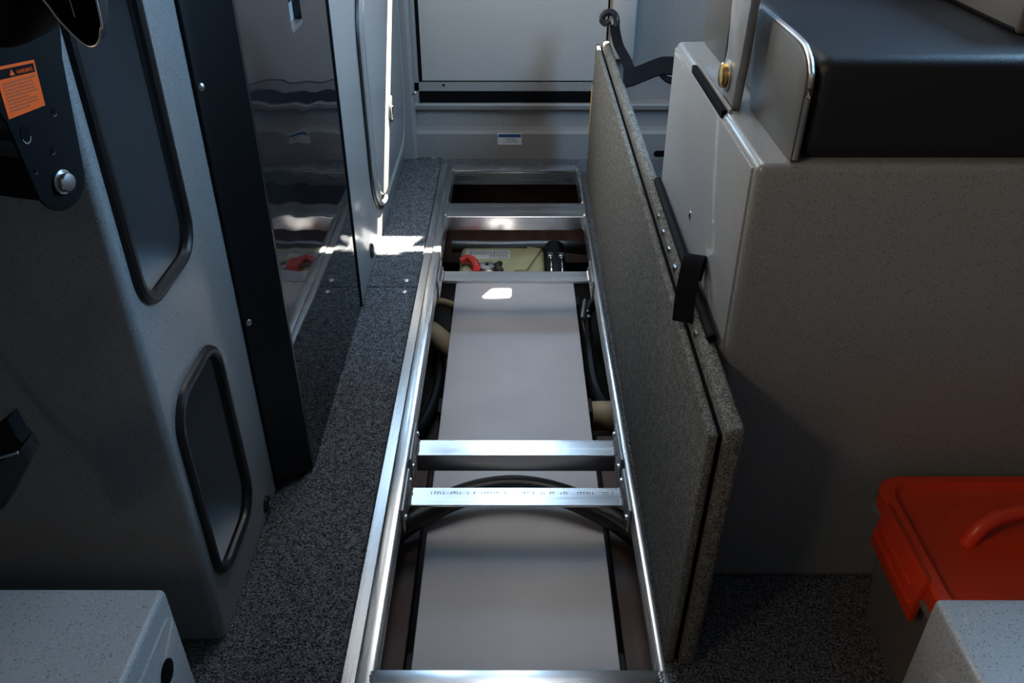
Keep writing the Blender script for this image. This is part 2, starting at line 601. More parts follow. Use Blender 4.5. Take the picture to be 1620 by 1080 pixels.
# shell: remaining walls, ceiling (their outside only matters for light)
b = BM(); slab(b, 'X', CX0 - 0.05, CX0, CY0, CY1, -0.05, CZ, [(-0.6, 0.1, 1.4, 1.9), (1.8, 3.1, 1.34, 1.90)])
struct(emit('wall_side_left', b, CEILM, None, 0), 'grey cabin side with window behind the console', 'wall')
b = BM(); slab(b, 'X', CX1, CX1 + 0.05, CY0, CY1, -0.05, CZ, [(1.1, 2.1, 1.35, 1.85)])
struct(emit('wall_right', b, CEILM, None, 0), 'grey cabin side with window behind the seat', 'wall')
b = BM(); slab(b, 'Y', CY0 - 0.05, CY0, CX0, CX1, -0.05, CZ, [])
struct(emit('wall_front', b, CEILM, None, 0), 'grey cabin wall behind the viewer', 'wall')
b = BM(); slab(b, 'Y', CY1 - 0.01, CY1 + 0.03, CX0, -0.50, -0.05, CZ, [(-1.10, -0.50, 1.22, 1.82)])
struct(emit('wall_rear_left', b, CEILM, None, 0), 'grey bulkhead behind the left lockers', 'wall')
b = BM(); box(b, CX0 - 0.35, CX1 + 0.75, CY0 - 0.1, CY1 + 0.62, CZ, CZ + 0.04)  # overhang added to keep direct sun out of the windows
struct(emit('ceiling', b, CEILM), 'grey cabin roof with an overhang added to block the sun', 'ceiling')

# unseen fill lamp, added over the hatch to light the far end
dl = thing('added_fill_lamp', (0.0, 2.0, CZ - 0.04), 'long white fill lamp added out of view on the cabin roof above the hatch', 'added fill light')
b = BM(); box(b, -0.24, 0.24, 1.48, 2.52, CZ - 0.022, CZ, 0.006)
emit('housing', b, CEILM, dl)
FILL_LAMP = mat('fill_lamp_diffuser', (0.9, 0.9, 0.9), 0.5)
_b = FILL_LAMP.node_tree.nodes['Principled BSDF']
_b.inputs['Emission Color'].default_value = (1.0, 0.95, 0.90, 1)
_b.inputs['Emission Strength'].default_value = 0.8
b = BM(); box(b, -0.22, 0.22, 1.5, 2.5, CZ - 0.034, CZ - 0.02, 0.005)
emit('diffuser', b, FILL_LAMP, dl)
ld_ = bpy.data.lights.new('added_fill_light', 'AREA')
ld_.shape = 'RECTANGLE'
ld_.size, ld_.size_y = 0.42, 0.96
ld_.energy = 5.0
ld_.color = (1.0, 0.95, 0.90)
lo_ = bpy.data.objects.new('added_fill_light', ld_)
C.objects.link(lo_)
lo_.location = (0.0, 2.0, CZ - 0.038)

# ================================================================== HATCH FRAME
hf = thing('hatch_coaming', (0.006, 1.93, -0.05), 'long welded aluminium frame around the open floor hatch', 'coaming')
b = BM(); box(b, -0.277, -0.2535, 0.79, 3.075, -0.004, 0.0035, 0.0012, 1)
emit('flange', b, ALU_Y, hf)
b = BM(); box(b, -0.2525, -0.226, 0.80, 3.06, -0.004, 0.0065, 0.0025, 2); box(b, -0.230, -0.226, 0.852, 3.0, -0.05, -0.003)
emit('side_rail', b, ALU_Y, hf)
b = BM(); box(b, 0.238, 0.2505, 0.80, 3.06, -0.004, 0.0065, 0.0025, 2); box(b, 0.238, 0.242, 0.852, 3.0, -0.05, -0.003)
emit('side_rail', b, ALU_Y, hf)
b = BM(); box(b, -0.226, 0.238, 0.795, 0.852, -0.004, 0.006, 0.0025, 2); box(b, -0.226, 0.238, 0.848, 0.852, -0.05, -0.003)
emit('end_rail', b, ALU_X, hf)
b = BM(); box(b, -0.226, 0.238, 3.0, 3.066, -0.004, 0.006, 0.0025, 2); box(b, -0.226, 0.238, 3.0, 3.004, -0.05, -0.003)
emit('end_rail', b, ALU_X, hf)
b = BM(); box(b, -0.2265, 0.2385, 2.600, 2.712, -0.004, 0.001, 0.0012, 1); box(b, -0.2265, 0.2385, 2.600, 2.604, -0.048, -0.002)
emit('cross_plate', b, ALU_X, hf)


def weld(parent, p0, p1, n, r):
    b = BM()
    p0, p1 = Vector(p0), Vector(p1)
    for i in range(n):
        c = p0.lerp(p1, i / max(1, n - 1))
        bmesh.ops.create_icosphere(b, subdivisions=1, radius=r * random.uniform(0.8, 1.2), matrix=Matrix.Translation(c))
    return emit('weld_bead', b, ZINC, parent)


for x in (-0.228, 0.240):
    weld(hf, (x, 0.846, 0.006), (x, 0.802, 0.006), 7, 0.004)
    weld(hf, (x, 3.002, 0.005), (x, 3.01, 0.006), 3, 0.005)
    weld(hf, (x, 2.602, 0.003), (x, 2.61, 0.003), 3, 0.006)
    weld(hf, (x, 2.705, 0.003), (x, 2.712, 0.003), 2, 0.005)

# support bars hung between the rails
labels = ['far aluminium support bar across the hatch, next to the cream tank',
          'middle aluminium support bar with a dark front face across the hatch',
          'near aluminium support bar with faint printed text, over the black hose']


def support_bar(y0, y1, front, label):
    t = thing('support_bar', (0.006, (y0 + y1) / 2, -0.06), label, 'bar', 'aluminium hatch support bars')
    b = BM()
    box(b, -0.213, 0.225, y0, y1, -0.024, -0.018, 0.001, 1)
    if front:
        box(b, -0.213, 0.225, y0, y0 + 0.004, -0.064, -0.022, 0.0008, 1)
    else:
        box(b, -0.213, 0.225, y1 - 0.004, y1, -0.058, -0.022, 0.0008, 1)
    br = emit('bar', b, ALU_X, t)
    for s, xa, xb in ((-1, -0.2255, -0.2125), (1, 0.2245, 0.2375)):
        b = BM(); box(b, xa if s < 0 else xb - 0.006, xa + 0.006 if s < 0 else xb, y0 - 0.03, y1 + 0.045, -0.065, -0.004, 0.0015, 1)
        pl = emit('mounting_plate', b, ALU_D, t)
        xi = xa + 0.006 if s < 0 else xb - 0.006
        for yy, zz in ((y0 - 0.018, -0.034), (y1 + 0.030, -0.026)):
            b = BM(); disc(b, (xi, yy, zz), (-s, 0, 0), 0.006, 0.004, 6, 0.001)
            emit('bolt', b, ZINC, pl)
        xe = -0.212 if s < 0 else 0.224
        weld(t, (xe, y0 + 0.004, -0.018), (xe, y1 - 0.004, -0.018), 7, 0.0048)
    return t, br


support_bar(2.192, 2.251, False, labels[0])
support_bar(1.406, 1.458, True, labels[1])
sb3, br3 = support_bar(1.252, 1.304, False, labels[2])
b = BM()
x = -0.170
while x < 0.205:
    n = random.choice((3, 4, 5, 6))
    for k in range(n):
        if random.random() < 0.85:
            box(b, x, x + 0.0013, 1.283, 1.291, -0.0181, -0.0177)
        if random.random() < 0.5:
            box(b, x, x + 0.0045, 1.2895, 1.291, -0.0181, -0.0177)
        x += 0.0062
    x += 0.010
mm = emit('printed_mill_marks', b, GREYINK, br3)
mm['kind'] = 'stuff'

# ================================================================== BILGE CONTENTS
b = BM(); box(b, -0.188, 0.198, 0.73, 2.415, -0.165, -0.150, 0.004, 2)
tag(emit('plastic_plank', b, PLASTIC), 'long white plastic board lying in the bilge under the hatch', 'board')

b = BM()
tube(b, spline([(-0.36, 1.20, -0.145), (-0.29, 1.25, -0.142), (-0.22, 1.315, -0.125), (-0.11, 1.375, -0.107), (0.0, 1.395, -0.1), (0.11, 1.375, -0.107), (0.22, 1.32, -0.125), (0.29, 1.26, -0.142), (0.36, 1.21, -0.145)], 8), 0.026, 16)
tag(emit('bilge_hose', b, RUBBER), 'thick black hose arching over the white board beneath the near bars', 'hose')

tk = thing('plastic_tank', (-0.04, 2.52, -0.30), 'cream plastic tank with a white label down in the bilge', 'tank')
b = BM(); box(b, -0.182, 0.106, 2.425, 2.635, -0.30, -0.125, 0.022, 4)
emit('body', b, CREAM, tk)
b = BM(); prism(b, [(0.0, 2.45), (0.045, 2.45), (0.098, 2.60), (0.05, 2.62)], 'Z', -0.127, -0.117, 0.004)
emit('moulded_ridge', b, CREAM, tk)
b = BM(); box(b, -0.162, -0.012, 2.535, 2.600, -0.1255, -0.1235)
lb = emit('paper_label', b, PAPER, tk)
b = BM()
for r in range(4):
    x = -0.13 if r == 3 else -0.085
    x = -0.15 + 0.07 * (r < 2)
    while x < -0.02:
        w = random.uniform(0.004, 0.010)
        box(b, x, x + w, 2.543 + r * 0.013, 2.549 + r * 0.013, -0.1237, -0.1229); x += w + 0.003
emit('label_print', b, GREYINK, lb)

b = BM(); tube(b, spline([(-0.22, 2.72, -0.17), (-0.05, 2.705, -0.165), (0.10, 2.70, -0.16), (0.17, 2.69, -0.155), (0.26, 2.72, -0.18)]), 0.022, 12)
tag(emit('exhaust_pipe', b, ALU_D), 'dull grey pipe running behind the cream tank', 'pipe')

cpl = thing('hose_coupling', (0.145, 2.50, -0.2), 'black ribbed hose coupling with two steel clamps beside the cream tank', 'hose coupling')
b = BM(); tube(b, [(0.143, 2.43, -0.16), (0.143, 2.48, -0.158), (0.143, 2.54, -0.155), (0.143, 2.66, -0.15)], 0.036, 18)
emit('sleeve', b, RUBBER, cpl)
for x in (0.126, 0.162):
    b = BM()
    pts = [(x, 2.50 + 0.055 * math.cos(a), -0.16 + 0.042 * math.sin(a)) for a in [2 * PI * i / 24 for i in range(24)]]
    sweep(b, pts, [(-0.006, -0.0015), (0.006, -0.0015), (0.006, 0.0015), (-0.006, 0.0015)], True, (1, 0, 0))
    cl = emit('clamp', b, CHROME, cpl)
    b = BM(); box(b, x - 0.009, x + 0.009, 2.535, 2.565, -0.128, -0.112, 0.003)
    emit('clamp_screw', b, ZINC, cl)

bt = thing('battery_switch', (-0.115, 2.42, -0.125), 'small red and grey terminal on the cream tank', 'terminal')
b = BM(); tube(b, spline([(-0.175, 2.49, -0.110), (-0.15, 2.495, -0.102), (-0.13, 2.47, -0.102), (-0.12, 2.44, -0.110)], 6), 0.014, 10)
emit('red_cable', b, RED, bt)
b = BM(); disc(b, (-0.088, 2.465, -0.1248), (0, 0, 1), 0.03, 0.015, 20, 0.002)
hd = emit('terminal_body', b, ALU_D, bt)
b = BM(); disc(b, (-0.088, 2.465, -0.108), (0, 0, 1), 0.007, 0.002, 12, 0.001)
emit('terminal_stud', b, INK, hd)
b = BM(); tube(b, spline([(-0.06, 2.46, -0.112), (-0.045, 2.475, -0.110), (-0.05, 2.45, -0.110), (-0.04, 2.43, -0.113)], 6), 0.010, 10)
emit('black_cable', b, RUBBER, bt)

b = BM(); tube(b, spline([(-0.34, 2.225, -0.15), (-0.25, 2.275, -0.140), (-0.205, 2.305, -0.165), (-0.15, 2.345, -0.215)]), 0.012, 10)
tag(emit('tan_hose', b, TAN), 'thin tan hose poking out left of the white board below the far bar', 'hose')
b = BM(); tube(b, spline([(-0.38, 2.17, -0.17), (-0.27, 2.145, -0.16), (-0.20, 2.125, -0.205), (-0.12, 2.09, -0.255)]), 0.034, 14)
tag(emit('tan_hose', b, TAN), 'thick tan hose left of the white board', 'hose')
b = BM(); tube(b, spline([(0.40, 1.71, -0.18), (0.29, 1.74, -0.175), (0.225, 1.79, -0.21), (0.14, 1.83, -0.255)]), 0.040, 14)
tag(emit('tan_hose', b, TAN), 'thick tan hose right of the white board behind the middle bar', 'hose')
b = BM(); tube(b, spline([(-0.33, 2.36, -0.22), (-0.25, 2.24, -0.245), (-0.22, 2.05, -0.262), (-0.24, 1.85, -0.262), (-0.30, 1.70, -0.262)]), 0.016, 10)
tag(emit('bilge_cable', b, RUBBER), 'black cable bundle left of the white board', 'cable')
b = BM(); tube(b, spline([(0.34, 2.36, -0.16), (0.235, 2.28, -0.17), (0.225, 2.1, -0.20), (0.24, 1.9, -0.23), (0.32, 1.8, -0.25)]), 0.02, 10)
tag(emit('bilge_cable', b, RUBBER), 'black cable bundle right of the white board', 'cable')
b = BM()
for i in range(3):
    disc(b, (0.232, 2.20 + i * 0.045, -0.150 - i * 0.01), (0.2, -0.2, 1), 0.008, 0.006, 8, 0.002)
    
tube(b, [(0.212, 2.19, -0.150), (0.228, 2.30, -0.150)], 0.008, 8)
tag(emit('cable_clamp', b, ALU_D), 'small dull metal clamp on the black cables right of the board', 'clamp')

# ================================================================== HATCH LID (stood on edge along the right rail)
LY0, LY1, LZ = 0.862, 2.945, 0.495


def lidM(x, y, z):
    return Vector((0.2512 + x + (y - LY0) * 0.0085 + z * 0.020, y, 0.001 + z))


def lidbox(b, x0, x1, y0, y1, z0, z1, bev):
    t = BM()
    box(t, x0, x1, y0, y1, z0, z1, bev, 3)
    for v in t.verts:
        v.co = lidM(*v.co)
    merge(b, t)


lid = thing('floor_hatch', (0.29, 1.9, 0.0), 'grey carpeted hatch lid standing on edge along the right of the hatch', 'hatch')
b = BM(); lidbox(b, 0.0, 0.013, LY0 + 0.006, LY1, 0.0, LZ - 0.012, 0.005)
emit('face_panel', b, CARPL, lid)
b = BM(); lidbox(b, 0.0125, 0.0215, LY0 + 0.016, LY1 - 0.01, 0.0, LZ - 0.022, 0.001)
core = emit('core', b, GASKET, lid)
b = BM(); lidbox(b, 0.021, 0.047, LY0, LY1, 0.0, LZ, 0.009)
fl = emit('back_panel', b, CARPL, lid)
for k in range(7):
    y = 1.10 + k * 0.072
    b = BM(); lidbox(b, 0.0198, 0.0235, y, y + 0.011, LZ - 0.010, LZ - 0.0005, 0.0)
    emit('staple', b, CHROME, fl)
b = BM(); lidbox(b, -0.003, 0.010, LY1 - 0.004, LY1 + 0.004, 0.16, 0.34, 0.002)
emit('exposed_core', b, YFOAM, lid)


def ribbon(b, pts, wdir, w, th, n=6):
    P = spline(pts, n)
    W = Vector(wdir).normalized() * (w / 2)
    ring = []
    for i, p in enumerate(P):
        d = (P[min(i + 1, len(P) - 1)] - P[max(i - 1, 0)]).normalized()
        u = d.cross(W).normalized() * (th / 2)
        ring.append([b.verts.new(q) for q in (p - W - u, p + W - u, p + W + u, p - W + u)])
    for A, B in zip(ring, ring[1:]):
        for k in range(4):
            b.faces.new((A[k], A[(k + 1) % 4], B[(k + 1) % 4], B[k]))
    b.faces.new(ring[0][::-1]); b.faces.new(ring[-1])


b = BM()
ribbon(b, [(0.270, 1.140, 0.492), (0.274, 1.160, 0.512), (0.281, 1.185, 0.540), (0.291, 1.212, 0.562), (0.299, 1.232, 0.563), (0.302, 1.240, 0.550), (0.300, 1.235, 0.532), (0.296, 1.228, 0.520)], (1, -0.35, 0.0), 0.033, 0.004)
emit('strap_loop', b, WEB, lid)

# black rod lying on the lid edge against the seat box
rod = thing('black_rod', (0.309, 1.45, 0.50), 'black tube lying along the top of the hatch lid against the seat box', 'rod')
b = BM(); tube(b, [(0.3020, 1.075, 0.5045), (0.3045, 1.37, 0.5045), (0.3075, 1.69, 0.5045)], 0.0082, 14)
emit('tube', b, BLACK, rod)
b = BM(); disc(b, (0.3020, 1.075, 0.5045), (0, -1, 0), 0.0078, 0.004, 14, 0.001)
emit('end_cap', b, BLACK, rod)

# tie-down straps at the far end of the lid
ts = thing('tie_down_strap', (0.33, 2.85, 0.49), 'black strap with a curled hook at the far top corner of the hatch lid', 'strap')
b = BM()
ribbon(b, [(0.348, 2.50, 0.500), (0.346, 2.66, 0.508), (0.340, 2.80, 0.512), (0.336, 2.88, 0.535), (0.335, 2.905, 0.552)], (1, 0.05, 0), 0.032, 0.006)
emit('webbing', b, WEB, ts)
b = BM()
tube(b, spline([(0.338, 2.905, 0.535), (0.341, 2.91, 0.565), (0.328, 2.915, 0.588), (0.303, 2.915, 0.588), (0.293, 2.915, 0.568), (0.305, 2.912, 0.556), (0.318, 2.91, 0.565)], 6), 0.011, 10)
emit('hook', b, RUBBER, ts)
ts2 = thing('tie_down_strap', (0.42, 2.5, 0.48), 'short black strap reaching from the hatch lid across to the seat box', 'strap')
b = BM()
ribbon(b, [(0.318, 2.46, 0.503), (0.35, 2.47, 0.506), (0.39, 2.50, 0.512), (0.44, 2.53, 0.520), (0.49, 2.545, 0.515)], (0.1, 1, 0.55), 0.07, 0.006)
emit('webbing', b, WEB, ts2)
b = BM()
ribbon(b, [(0.43, 2.51, 0.506), (0.455, 2.50, 0.488), (0.49, 2.50, 0.484), (0.53, 2.51, 0.486)], (0.1, 1, 0.3), 0.03, 0.005)
emit('tail', b, WEB, ts2)

# ================================================================== RIGHT SEAT BOX
BX, BY, BZ = 0.3205, 1.05, 0.79
sbx = thing('seat_box', (0.75, 1.38, 0.0), 'large grey flecked seat box to the right of the hatch', 'seat box')
b = BM(); box(b, BX, 1.15, BY, 1.71, 0.0, BZ, 0.012, 3)
emit('body', b, GEL, sbx)
b = BM(); box(b, BX - 0.0035, BX + 0.004, 1.066, 1.70, 0.03, BZ - 0.010, 0.003, 2)
sp = emit('side_panel', b, GELW, sbx)
screw(sp, (BX - 0.0035, 1.387, 0.564), (-1, 0, 0), 0.008, CHROME)
b = BM(); box(b, BX - 0.002, BX + 0.0065, 1.268, 1.525, BZ - 0.012, BZ + 0.0022, 0.001, 1)
emit('hinge_slot', b, GASKET, sbx)
b = BM(); box(b, BX + 0.007, BX + 0.0125, 1.262, 1.53, BZ - 0.002, BZ + 0.006, 0.002, 2)
emit('slot_edging', b, GELS, sbx)

hb = thing('hinge_bracket', (0.34, 1.3, BZ), 'flat aluminium hinge bracket with brass bolt on top of the seat box', 'bracket')
b = BM(); prism(b, [(1.275, 0.790), (1.335, 0.790), (1.352, 0.803), (1.357, 0.84), (1.350, 0.862), (1.362, 0.93), (1.395, 1.10), (1.39, 1.25), (1.285, 1.25), (1.282, 1.10), (1.253, 0.95), (1.262, 0.86), (1.268, 0.84)], 'X', 0.334, 0.348, 0.002)
emit('arm', b, ALU_D, hb)
b = BM(); disc(b, (0.334, 1.325, 0.829), (-1, 0, 0), 0.024, 0.003, 24, 0.0)
emit('washer', b, ALU_D, hb)
b = BM(); disc(b, (0.331, 1.328, 0.829), (-1, 0, 0), 0.019, 0.008, 24, 0.002)
emit('bolt', b, BRASS, hb)

sc = thing('seat_cushion', (0.75, 1.25, BZ), 'black vinyl seat cushion with a grey end board on the seat box', 'cushion')
b = BM()
prism(b, [(1.287, 0.7905), (1.320, 0.92), (1.315, 0.93), (1.13, 0.931), (1.10, 0.928), (1.075, 0.922), (1.060, 0.910), (1.054, 0.892), (1.058, 0.7905)], 'X', 0.364, 0.376, 0.002)
emit('end_board', b, BOARD, sc)
b = BM(); tube(b, spline([(0.370, 1.315, 0.931), (0.370, 1.13, 0.9325), (0.370, 1.085, 0.927), (0.370, 1.060, 0.911), (0.370, 1.053, 0.890), (0.370, 1.057, 0.795)], 6), 0.0035, 8)
emit('board_edging', b, ALU_D, sc)
b = BM(); box(b, 0.3765, 1.14, 1.060, 1.47, 0.7915, 0.925, 0.022, 5)
emit('pad', b, VINYL, sc)
b = BM(); tube(b, [(0.39, 1.064, 0.905), (0.8, 1.064, 0.905), (1.13, 1.064, 0.905)], 0.003, 8)
emit('piping', b, VINYL, sc)

sk = thing('upright_cushion', (0.75, 1.66, BZ), 'upright black seat backrest with grey end board behind the hinge bracket', 'backrest')
b = BM(); box(b, 0.372, 0.386, 1.515, 1.71, 0.7905, 1.005, 0.003)
emit('end_board', b, BOARD, sk)
b = BM(); box(b, 0.3865, 1.13, 1.52, 1.705, 0.7915, 1.02, 0.03, 4)
emit('pad', b, VINYL, sk)
ar = thing('arm_pad', (0.75, 1.3, 0.925), 'grey padded block resting on the right end of the black cushion', 'armrest')
b = BM(); box(b, 0.675, 0.86, 1.17, 1.50, 0.9255, 1.03, 0.008, 3)
emit('pad', b, BOARD, ar)
b = BM(); tube(b, [(0.678, 1.18, 0.931), (0.678, 1.34, 0.931), (0.678, 1.49, 0.931)], 0.004, 8)
emit('piping', b, GASKET, ar)

# ================================================================== STORAGE BIN
bn = thing('storage_bin', (0.76, 0.865, 0.0), 'clear storage box with a bright orange handled lid on the floor by the seat box', 'storage box')
BA = (0.578, 0.985, 0.725, 1.015)


def tray(b, x0, x1, y0, y1, z0, z1, th, r, taper):
    """thin-walled open box"""
    rings = []
    for (z, off) in ((z0, taper), (z1, 0.0), (z1, th), (z0 + th, taper + th)):
        o = off
        rings.append([b.verts.new((p[0], p[1], z)) for p in rrect(x0 + o, x1 - o, y0 + o, y1 - o, r, 5)])
    n = len(rings[0])
    for A, B in zip(rings, rings[1:]):
        for i in range(n):
            b.faces.new((A[i], A[(i + 1) % n], B[(i + 1) % n], B[i]))
    b.faces.new(rings[0][::-1]); b.faces.new(rings[-1])


b = BM(); tray(b, BA[0] + 0.012, BA[1] - 0.012, BA[2] + 0.012, BA[3] - 0.012, 0.004, 0.262, 0.0025, 0.03, 0.02)
emit('body', b, CLEAR, bn)
b = BM()
rings = []
LZ0 = 0.245
for (z, o) in ((LZ0, 0.002), (LZ0 + 0.03, 0.0), (LZ0 + 0.036, 0.004), (LZ0 + 0.036, 0.017), (LZ0 + 0.026, 0.023), (LZ0 + 0.024, 0.03)):
    rings.append([b.verts.new((p[0], p[1], z)) for p in rrect(BA[0] + o, BA[1] - o, BA[2] + o, BA[3] - o, 0.038, 7)])
n = len(rings[0])
for A, B_ in zip(rings, rings[1:]):
    for i in range(n):
        b.faces.new((A[i], A[(i + 1) % n], B_[(i + 1) % n], B_[i]))
b.faces.new(rings[-1])
lidb = emit('lid', b, ORANGE, bn)
b = BM(); tube(b, spline([(0.670, 0.880, 0.258), (0.690, 0.888, 0.296), (0.735, 0.902, 0.308), (0.80, 0.908, 0.310), (0.865, 0.902, 0.308), (0.905, 0.890, 0.294), (0.922, 0.880, 0.258)], 6), 0.012, 14)
emit('handle', b, ORANGE2, lidb)
b = BM(); prism(b, rrect(0.665, 0.93, 0.875, 0.955, 0.038, 6), 'Z', 0.2675, 0.2705)
emit('handle_recess', b, ORANGE2, lidb)
b = BM()
prism(b, [(0.573, 0.288), (0.581, 0.284), (0.579, 0.20), (0.572, 0.195), (0.566, 0.205), (0.569, 0.262)], 'Y', 0.795, 0.945, 0.002)
clp = emit('latch', b, ORANGE2, bn)
b = BM(); box(b, 0.5625, 0.5695, 0.80, 0.94, 0.225, 0.235, 0.002); box(b, 0.5635, 0.5695, 0.815, 0.925, 0.248, 0.256, 0.002)
emit('latch_rib', b, ORANGE2, clp)
b = BM(); tube(b, [(p[0], p[1], 0.240) for p in rrect(BA[0] + 0.002, BA[1] - 0.002, BA[2] + 0.002, BA[3] - 0.002, 0.036, 7)], 0.006, 8, True)
emit('rim', b, CLEAR, bn)

# ================================================================== NEAR SEAT BASES
for side, (x0, x1, y0, y1, z, lab) in {
    'l': (-1.0, -0.417, 0.10, 0.683, 0.40, 'grey flecked seat base in the lower left corner of the view'),
    'r': (0.500, 1.1, 0.10, 0.670, 0.40, 'grey flecked seat base in front of the orange storage box'),
}.items():
    t = thing('seat_pedestal', ((x0 + x1) / 2, (y0 + y1) / 2, 0), lab, 'seat base', 'seat bases nearest the viewer')
    b = BM(); box(b, x0, x1, y0, y1, 0.0, z, 0.008, 3)
    emit('body', b, GELW, t)
    if side == 'l':
        xs = x1
        b = BM(); prism(b, rrect(0.30, 0.672, 0.10, 0.372, 0.02, 5), 'X', xs - 0.002, xs + 0.004, 0.0015)
        pn = emit('access_panel', b, GELW, t)
        b = BM(); disc(b, (xs + 0.004, 0.622, 0.322), (1, 0, 0), 0.016, 0.003, 20, 0.001)
        emit('finger_hole', b, GASKET, pn)
    else:
        b = BM(); prism(b, rrect(0.30, 0.62, 0.08, 0.34, 0.02, 5), 'X', x0 - 0.004, x0 + 0.002, 0.0015)
        emit('access_panel', b, GELW, t)

# ================================================================== LEFT CONSOLE
KX, KY = -0.485, 0.91
con = thing('console', (-0.8, 1.1, 0.0), 'dark grey flecked console with two rounded storage pockets on the left', 'console')
PK = [rrect(0.945, 1.135, 0.105, 0.465, 0.055, 8), rrect(0.945, 1.135, 0.628, 1.06, 0.05, 8)]
b = BM()
r = 0.014
outer = [(KY + r, 0.006), (1.283, 0.006), (1.283, 1.09), (KY + r, 1.09)]
loops = [outer] + PK
edges = []
for lp_ in loops:
    vs = [b.verts.new((KX, p[0], p[1])) for p in lp_]
    edges += [b.edges.new((vs[i], vs[(i + 1) % len(vs)])) for i in range(len(vs))]
bmesh.ops.triangle_fill(b, use_beauty=True, use_dissolve=False, edges=edges, normal=(1, 0, 0))
# rounded upright corner, front face, top, back
corner = [(KX - r + r * math.cos(a), KY + r - r * math.sin(a)) for a in [i * PI / 12 for i in range(7)]]
path = [*corner, (-1.2, KY)]
lo = [b.verts.new((p[0], p[1], 0.006)) for p in path]
hi = [b.verts.new((p[0], p[1], 1.09)) for p in path]
for i in range(len(path) - 1):
    b.faces.new((lo[i], lo[i + 1], hi[i + 1], hi[i]))
top = [b.verts.new(q) for q in ((KX, 1.283, 1.09), (-1.2, 1.283, 1.09))]
b.faces.new(hi + [top[1], top[0]])
bk = [b.verts.new(q) for q in ((KX, 1.283, 0.006), (-1.2, 1.283, 0.006))]
b.faces.new((bk[0], bk[1], top[1], top[0]))
bmesh.ops.remove_doubles(b, verts=b.verts[:], dist=1e-5)
emit('body', b, GEL, con, 40)
for pk in PK:
    b = BM()
    D = 0.11
    A = [b.verts.new((KX, p[0], p[1])) for p in pk]
    cy = sum(p[0] for p in pk) / len(pk); cz = sum(p[1] for p in pk) / len(pk)
    B_ = [b.verts.new((KX - D, cy + (p[0] - cy) * 0.985, cz + (p[1] - cz) * 0.985)) for p in pk]
    n = len(pk)
    for i in range(n):
        b.faces.new((A[i], A[(i + 1) % n], B_[(i + 1) % n], B_[i]))
    b.faces.new(B_)
    po = emit('storage_pocket', b, LINER, con, flip=True)
    b = BM(); tube(b, [(KX + 0.001, p[0], p[1]) for p in pk], 0.0095, 10, True, (1, 0, 0))
    emit('edge_trim', b, RUBBER, po)
b = BM(); disc(b, (KX, 1.205, 0.030), (1, 0, 0), 0.017, 0.006, 20, 0.003)
df = emit('fastener', b, RUBBER, con)
b = BM(); disc(b, (KX + 0.008, 1.205, 0.030), (1, 0, 0), 0.007, 0.002, 14, 0.001)
emit('screw', b, ZINC, df)

# ================================================================== HELM SEAT BRACKET, top left
A_ = math.radians(75)
BM4 = Matrix(((math.cos(A_), math.sin(A_), 0, -0.464), (math.sin(A_), -math.cos(A_), 0, 0.800), (0, 0, 1, 0.927), (0, 0, 0, 1)))  # columns: u, n, z


def bw(u, v, w=0.0):
    return BM4 @ Vector((u, w, v))


def bprism(b, pts, w0, w1, bev=0.0):
    t = BM()
    prism(t, pts, 'Y', w0, w1, bev)
    for v in t.verts:
        v.co = BM4 @ v.co
    merge(b, t)


hs = thing('helm_seat', (-0.47, 0.80, 0.837), 'black helm seat bracket and arm with orange warning label in the upper left', 'seat')
b = BM()
outl = [(-0.062, 0.21), (0.072, 0.21), (0.0715, 0.10), (0.0571, 0.0509), *[(0.0085 + 0.0345 * math.cos(a), -0.0575 - 0.033 * math.sin(a)) for a in [i * PI / 14 for i in range(0, 14)]], (-0.0262, -0.0560), (-0.0335, 0.0141), (-0.062, 0.0909)]
bprism(b, outl, -0.004, 0.0, 0.0012)
pl = emit('plate', b, BLACK, hs)
b = BM(); disc(b, bw(0.0085, -0.0610, 0.0), BM4.to_3x3() @ Vector((0, 1, 0)), 0.0125, 0.003, 24, 0.0)
emit('washer', b, ZINC, hs)
b = BM(); disc(b, bw(0.0085, -0.0610, 0.003), BM4.to_3x3() @ Vector((0, 1, 0)), 0.0098, 0.006, 24, 0.001)
emit('bolt', b, ZINC, hs)
for (u, v, ru, rv) in ((-0.0179, -0.0022, 0.0055, 0.0085), (0.0246, 0.0061, 0.0025, 0.0040), (0.0082, -0.0283, 0.0022, 0.0035), (-0.0200, -0.0390, 0.0020, 0.0025)):
    b = BM(); bprism(b, [(u + ru * math.cos(t * PI / 8), v + rv * math.sin(t * PI / 8)) for t in range(16)], 0.0, 0.0006)
    ho = emit('hole', b, GASKET, pl)
    b = BM(); bprism(b, [(u + ru * math.cos(PI + t * PI / 8) * k, v + rv * math.sin(PI + t * PI / 8) * k) for k, rng in ((1.12, range(1, 8)), (0.95, range(7, 0, -1))) for t in rng], 0.0, 0.0009)
    emit('hole_edge', b, ZINC, ho)
# warning label
b = BM(); bprism(b, [(-0.031, 0.0165), (0.0165, 0.0155), (0.0195, 0.0585), (-0.029, 0.0635)], 0.0, 0.0006)
wlb = emit('warning_label', b, LABELO, pl)
wlb['label'] = 'orange warning label'
b = BM(); bprism(b, [(-0.0265, 0.0520), (0.0165, 0.0480), (0.0172, 0.0560), (-0.0262, 0.0605)], 0.0005, 0.0009)
emit('label_header', b, INK, wlb)
b = BM(); bprism(b, [(-0.0145, 0.0523), (-0.0085, 0.0518), (-0.0112, 0.0578)], 0.0008, 0.0012)
emit('warning_triangle', b, LABELO, wlb)


